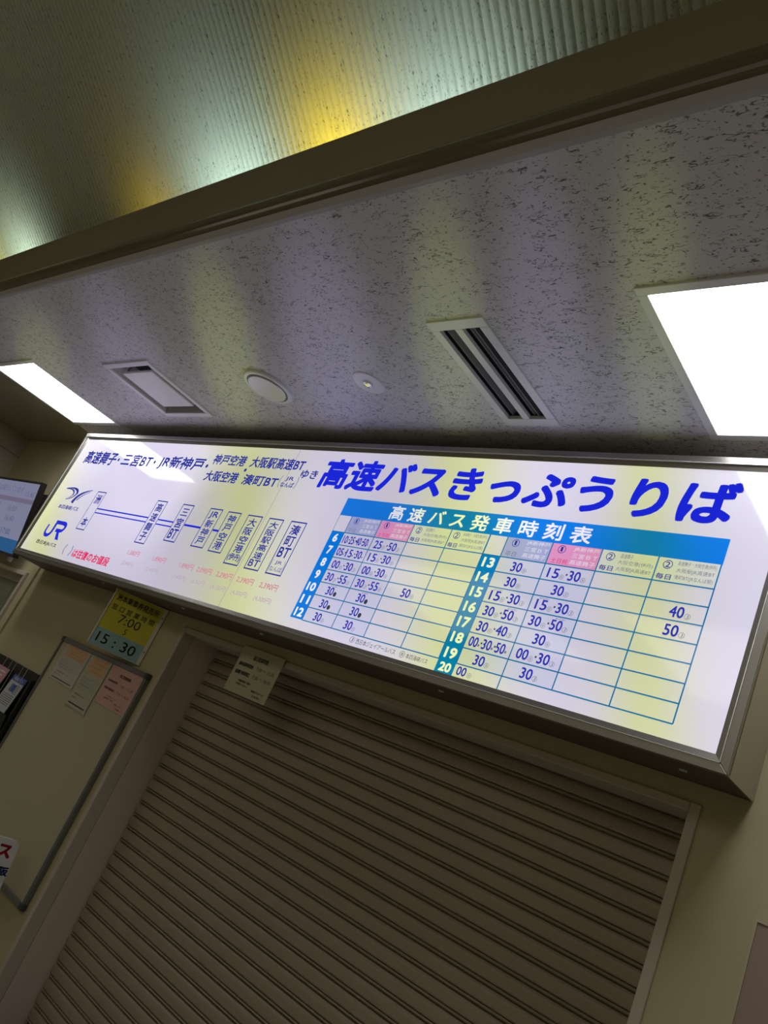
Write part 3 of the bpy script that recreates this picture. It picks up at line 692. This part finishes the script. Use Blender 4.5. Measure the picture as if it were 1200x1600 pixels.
# ================================================================ HOURS PLATE (yawed out from the wall)
yaw = math.atan2(2.238-2.07, -3.503+3.775)
t = thing('hours_plate', (-3.639, 2.154, 1.577), 'yellow and pale blue opening-hours plate reading 7:00 to 15:30, under the sign', 'sign', rz=yaw)
hw_ = 0.160; hh = 0.305
MB().box(-hw_, hw_, 0.0, 0.006, 0, hh).build('plate', M['acryl'], t, local=True, bevel=0.001)
MB().box(hw_-0.020, hw_, -0.006, 0.0, 0, hh).build('side_channel', M['acryl'], t, local=True)
MB().box(-hw_, -hw_+0.008, -0.006, 0.0, 0, hh).build('side_channel', M['acryl'], t, local=True)
TX(-0.0012).rect(-hw_+0.008, hw_-0.022, hh*0.31, hh*0.985).done('yellow_field', M['yellow'], t, local=True)
TX(-0.0012).rect(-hw_+0.008, hw_-0.022, 0.002, hh*0.31).done('blue_field', M['sky'], t, local=True)
q = TX(-0.0022)
q.add('洲本乗車券発売所', -0.136, 0.122, hh*0.82, hh*0.935, bold=0.02)
q.add('窓 口 営 業 時 間', -0.136, 0.120, hh*0.655, hh*0.755, bold=0.01)
q.add('7:00', -0.066, 0.062, hh*0.485, hh*0.635)
q.add('～', -0.006, 0.012, hh*0.335, hh*0.44) if False else q.stroke(bez((0.010, hh*0.44), (-0.012, hh*0.42), (0.002, hh*0.39), 6)+bez((0.002, hh*0.39), (0.016, hh*0.36), (-0.006, hh*0.34), 6), 0.004)
q.add('15 : 30', -0.126, 0.104, hh*0.075, hh*0.245, bold=0.01)
tag(q.done('lettering', M['ink'], t, local=True), kind='stuff')
mb = MB()
for z in (0.07, 0.255): mb.box(hw_-0.013, hw_-0.007, -0.008, -0.006, z-0.003, z+0.003)
mb.build('rivets', M['cap'], t, local=True)

# ================================================================ WHITEBOARD
wx0, wx1, wz0, wz1 = -4.300, -3.356, 0.438, 1.560
t = thing('whiteboard', ((wx0+wx1)/2, 2.24, wz0), 'tall plain whiteboard with grey metal rails on the wall left of the shutter', 'whiteboard')
MB().box(wx0+0.008, wx1-0.008, 2.222, 2.238, wz0+0.008, wz1-0.008).build('board', M['board'], t)
rw = 0.026
MB().box(wx0+rw, wx1-rw, 2.212, 2.238, wz1-rw, wz1).build('rail', M['railg'], t, bevel=0.004)
MB().box(wx0+rw, wx1-rw, 2.212, 2.238, wz0, wz0+rw).build('rail', M['railg'], t, bevel=0.004)
MB().box(wx0, wx0+0.016, 2.212, 2.238, wz0+rw, wz1-rw).build('rail', M['railg'], t, bevel=0.004)
MB().box(wx1-rw, wx1, 2.212, 2.238, wz0+rw, wz1-rw).build('rail', M['railg'], t, bevel=0.004)
MB().box(wx1-0.018, wx1-0.014, 2.2095, 2.212, wz0+rw, wz1-rw).build('rail_groove', M['strip'], t)
for a, b2 in ((wx0, wz0), (wx0, wz1-rw), (wx1-rw, wz0), (wx1-rw, wz1-rw)):
    MB().box(a-0.002, a+rw+0.002, 2.209, 2.2385, b2-0.002, b2+rw+0.002).build('corner_cap', M['cap'], t, bevel=0.005)
# notices on the board
def notice(x0, x1, z0, z1, m, label, kind):
    t, hx, hz = paper('paper_notice', x0, x1, z0, z1, 2.2195 if kind != 1 else 2.2180, m, label, roll=0.012)
    mb = MB()
    for sx in (-1, 1):
        for sz in (-1, 1): mb.box(sx*hx-0.006, sx*hx+0.006, -0.0020, -0.0007, sz*hz-0.005, sz*hz+0.005)
    tag(mb.build('tape', M['clear'], t, local=True), kind='stuff')
    if kind < 2:
        TX(-0.0009).rect(-hx*0.80, hx*0.82, hz*0.30, hz*0.90).done('peach_block', M['peach'], t, local=True)
        o = TX(-0.0014); zt = 0.80 if kind == 0 else 0.82
        n = 4
        for i in range(n):
            o.rect(-hx*(0.62-0.10*(i % 2)), hx*(0.72-0.12*(i % 3)), hz*(zt-0.15*i), hz*(zt-0.15*i+0.09))
        tag(o.done('orange_heading', M['orange'], t, local=True), kind='stuff')
        g2 = TX(-0.0012)
        body = ('営業窓口の変更について', 'お客様のご利用ありがとうございます', '乗車券の販売時間は下記の通りです', 'ご不便をおかけいたします')
        for i, s in enumerate(body): g2.add(s, -hx*0.82, hx*(0.75-0.15*(i % 2)), hz*(0.06-0.13*i), hz*(0.14-0.13*i))
        tag(g2.done('body_lettering', M['green'], t, local=True), kind='stuff')
        g3 = TX(-0.0012); g3.add('営業時間 7:00～15:30', -hx*0.70, hx*0.30, -hz*0.56, -hz*0.49); g3.add('定休日 なし', -hx*0.8, -hx*0.2, -hz*0.70, -hz*0.63)
        tag(g3.done('red_lettering', M['redink'], t, local=True), kind='stuff')
        TX(-0.0012).rect(-hx*0.82, hx*0.82, -hz*0.90, -hz*0.855).done('black_bar', M['ink'], t, local=True)
    else:
        g2 = TX(-0.0012)
        g2.add('窓口営業時間', -hx*0.30, hx*0.42, hz*0.50, hz*0.66, bold=0.02)
        g2.add('洲本乗車券発売所', -hx*0.84, -hx*0.20, hz*0.14, hz*0.26, bold=0.02).add('高速舞子乗車券窓口', -hx*0.84, -hx*0.16, -hz*0.24, -hz*0.12, bold=0.02)
        g2.add('ご利用ください', -hx*0.40, hx*0.20, -hz*0.54, -hz*0.46).add('営業時間のご案内', -hx*0.56, hx*0.06, -hz*0.66, -hz*0.58)
        g2.add('高速バスきっぷ', hx*0.22, hx*0.80, -hz*0.74, -hz*0.66).add('お客様へ', hx*0.4, hx*0.78, -hz*0.90, -hz*0.82)
        tag(g2.done('lettering', mat('brown_ink', (0.14, 0.06, 0.05), 0.5), t, local=True), kind='stuff')
        g3 = TX(-0.0012); g3.add('7:00 ～ 15:30', hx*0.02, hx*0.84, hz*0.10, hz*0.22).add('7:30 ～ 18:30', hx*0.02, hx*0.84, -hz*0.26, -hz*0.14)
        tag(g3.done('time_lettering', M['redink'], t, local=True), kind='stuff')
notice(-4.222, -3.936, 1.332, 1.540, M['paper'], 'white paper notice with orange heading, leftmost on the whiteboard', 0)
notice(-3.918, -3.700, 1.256, 1.540, M['paperg'], 'longer greenish white notice with faded orange heading, middle one on the whiteboard', 1)
notice(-3.685, -3.388, 1.334, 1.539, M['paperp'], 'pink paper notice at the top right corner of the whiteboard', 2)

# ================================================================ BROCHURE RACK
t = thing('brochure_rack', (-4.60, 2.24, 0.4), 'black brochure rack on the wall left of the whiteboard', 'rack')
rx0, rx1, rz1 = -5.02, -4.312, 1.316
MB().box(rx0, rx1, 2.226, 2.238, 0.30, rz1).build('back_panel', M['rackm'], t)
MB().box(rx0, rx1, 2.214, 2.226, rz1-0.022, rz1).build('top_bar', M['rackm'], t)
MB().box(rx1-0.016, rx1, 2.190, 2.226, 0.30, rz1-0.040).build('side_panel', M['rackm'], t)
MB().box(rx0, rx0+0.016, 2.190, 2.226, 0.30, rz1-0.040).build('side_panel', M['rackm'], t)
for k in range(3):
    zz = 1.16-0.28*k
    MB().prism([(2.224, zz-0.20), (2.188, zz-0.20), (2.172, zz-0.10), (2.175, zz-0.10), (2.191, zz-0.196), (2.224, zz-0.196)], rx0+0.016, rx1-0.016).build('pocket', M['rackm'], t)
for x in (-4.40, -4.46, -4.56, -4.62, -4.70): MB().box(x-0.0008, x+0.0008, 2.180, 2.182, 1.12, rz1+0.006).build('divider', M['clear'], t)
def brochure(x0, x1, z0, z1, y, kind, label):
    cx = (x0+x1)/2; t = thing('brochure', (cx, y, z0), label, 'brochure', 'brochures in the black rack'); t.rotation_euler = (math.radians(-6), 0, 0)
    w2 = (x1-x0)/2; h = z1-z0
    MB().box(-w2, w2, 0, 0.004, 0, h).build('cover', M['leaf'], t, local=True)
    if kind == 'blue':
        TX(-0.001).rect(-w2, w2, h*0.86, h).done('blue_heading', M['bluep'], t, local=True)
        TX(-0.002).add('高速バス', -w2*0.7, w2*0.7, h*0.885, h*0.965).done('lettering', M['signw'], t, local=True)
        q = TX(-0.001); q.rect(-w2*0.45, w2*0.3, h*0.62, h*0.80); q.done('blue_block', M['bluep'], t, local=True)
        q = TX(-0.001)
        for i in range(5): q.rect(w2*0.22, w2*0.85, h*(0.78-0.045*i), h*(0.795-0.045*i))
        for i in range(6): q.rect(-w2*0.85, w2*0.85, h*(0.53-0.045*i), h*(0.545-0.045*i))
        tag(q.done('text_lines', M['ink2'], t, local=True), kind='stuff')
    else:
        TX(-0.001).rect(-w2, w2, h*0.55, h).done('pink_cover', M['pinkp'], t, local=True)
        q = TX(-0.002)
        for i in range(3): q.rect(-w2*0.7, w2*(0.7-0.2*i), h*(0.88-0.09*i), h*(0.91-0.09*i))
        tag(q.done('text_lines', M['signw'], t, local=True), kind='stuff')
brochure(-4.555, -4.386, 1.02, 1.262, 2.180, 'blue', 'blue and white timetable brochure at the right of the black rack')
brochure(-4.790, -4.640, 1.02, 1.266, 2.180, 'pink', 'pink brochure beside the blue one in the black rack')

# ================================================================ PROJECTING BUS SIGN
def rrect(x0, x1, z0, z1, r, n=6):
    out = []
    for cx, cz, a0 in ((x1-r, z1-r, 0), (x0+r, z1-r, 90), (x0+r, z0+r, 180), (x1-r, z0+r, 270)):
        for i in range(n+1): a = math.radians(a0+90*i/n); out.append((cx+r*math.cos(a), cz+r*math.sin(a)))
    return out
t = thing('bus_stop_sign', (-3.500, 1.95, 0.668), 'white rounded panel edge-on to the wall with red and navy characters, before the whiteboard bottom', 'sign')
t.rotation_euler = (math.radians(-10), 0, PI/2)
MB().prism(rrect(-0.26, 0.193, -0.40, 0.002, 0.034), 0.0, 0.050, 'y').build('body', M['white2'], t, local=True, bevel=0.006)
MB().prism(rrect(-0.254, 0.188, -0.395, -0.003, 0.030), -0.003, 0.0, 'y').build('face', M['signw'], t, local=True)
TX(-0.0042).add('バス', 0.008, 0.162, -0.078, -0.016, bold=0.05).done('red_lettering', M['signred'], t, local=True)
TX(-0.0042).add('大阪', 0.086, 0.188, -0.148, -0.110, bold=0.05).done('navy_lettering', M['signnavy'], t, local=True)
MB().box(-0.060, -0.020, 0.008, 0.042, -0.668/math.cos(math.radians(10))+0.03, -0.395).build('post', M['white2'], t, local=True)
MB().box(-0.20, 0.12, -0.10, 0.14, -0.668/math.cos(math.radians(10))+0.022, -0.668/math.cos(math.radians(10))+0.045).build('foot', M['white2'], t, local=True)

# ================================================================ MONITOR
tilt = math.radians(-11)
t = thing('wall_monitor', (-5.70, 2.120, 1.895), 'black framed flat screen with a bus departure list, tilted down from the left wall', 'monitor')
t.rotation_euler = (math.radians(11), 0, 0)
hwm, hm = 0.40, 0.495
MB().box(-hwm-0.016, hwm+0.016, 0.003, 0.035, -0.020, hm+0.014).build('housing', M['black'], t, local=True, bevel=0.003)
MB().box(-hwm-0.016, hwm+0.016, -0.004, 0.003, hm-0.002, hm+0.014).box(-hwm-0.016, hwm+0.016, -0.004, 0.003, -0.020, 0.0).box(-hwm-0.016, -hwm, -0.004, 0.003, 0, hm).box(hwm, hwm+0.016, -0.004, 0.003, 0, hm).build('bezel', M['black'], t, local=True)
scn = TX(-0.0005).rect(-hwm, hwm, 0, hm).done('screen', M['screen'], t, local=True)
def S(fn, name, m): q = TX(-0.0015); fn(q); return q.done(name, M[m], scn, local=True)
S(lambda q: q.rect(-hwm, hwm, hm*0.70, hm*0.765), 'purple_band', 'scr_band')
S(lambda q: q.rect(-hwm, hwm, 0, hm*0.185), 'blue_footer', 'scr_foot')
S(lambda q: q.add('本日は運行しています', -0.36, 0.17, hm*0.84, hm*0.93).add('15:45', 0.23, 0.36, hm*0.80, hm*0.87).add('高速舞子', -0.33, -0.12, hm*0.61, hm*0.67).add('三宮BT', -0.33, -0.12, hm*0.52, hm*0.57).add('16:00', 0.02, 0.17, hm*0.56, hm*0.64).add('16:40', 0.04, 0.19, hm*0.42, hm*0.50), 'screen_lettering', 'scr_text')
S(lambda q: q.add('17:00', 0.06, 0.21, hm*0.235, hm*0.315), 'screen_lettering', 'scr_blue')
t = thing('monitor_bracket', (-5.62, 2.2, 1.95), 'black box bracket behind the tilted flat screen', 'bracket')
MB().box(-5.95, -5.475, 2.175, 2.238, 2.175, 2.375).build('box', M['black'], t, bevel=0.003)
MB().box(-5.80, -5.60, 2.135, 2.175, 2.18, 2.28).build('mount_plate', M['black'], t)
t = tag(MB().box(-5.585, -5.555, 2.215, 2.238, 1.86, 2.17).build('cable_cover', M['white'], None), 'short white vertical cable cover beside the flat screen', 'cable cover')

# ================================================================ DOOR AT THE LEFT
dr = MB()
dr.box(DX0, DX1, 2.205, 2.24, DZ, DZ+0.028).box(DX1-0.028, DX1, 2.205, 2.38, 0, DZ).box(DX0, DX0+0.03, 2.205, 2.38, 0, DZ)
dr.box(DX0, DX1, 2.30, 2.38, DZ-0.04, DZ+0.02)
struct(dr, 'trim_9', M['steel'], bevel=0.002)
d1 = struct(MB().box(DX0, DX1, 2.385, 2.40, 0, DZ+0.02), 'door_1', M['groove'])
xx = DX0+0.03
for k in range(3):
    MB().box(xx, xx+0.394, 2.372, 2.385, 0.01, DZ-0.04).build('door_panel', M['doorg'], d1, bevel=0.002); xx += 0.400

# ================================================================ RIGHT NOTICE BOARD
t = thing('notice_board', (-0.30, 2.24, 0.9), 'plain mauve-grey board on the wall right of the shutter', 'board')
MB().box(-0.567, 0.05, 2.224, 2.238, 0.70, 1.616).build('panel', M['notice'], t, bevel=0.001)
mb = MB(); mb.box(-0.571, 0.054, 2.221, 2.238, 1.614, 1.620).box(-0.571, -0.566, 2.221, 2.238, 0.70, 1.614)
mb.build('edge_trim', M['side'], t)

bpy.data.objects.remove(_co); bpy.data.curves.remove(_cu)
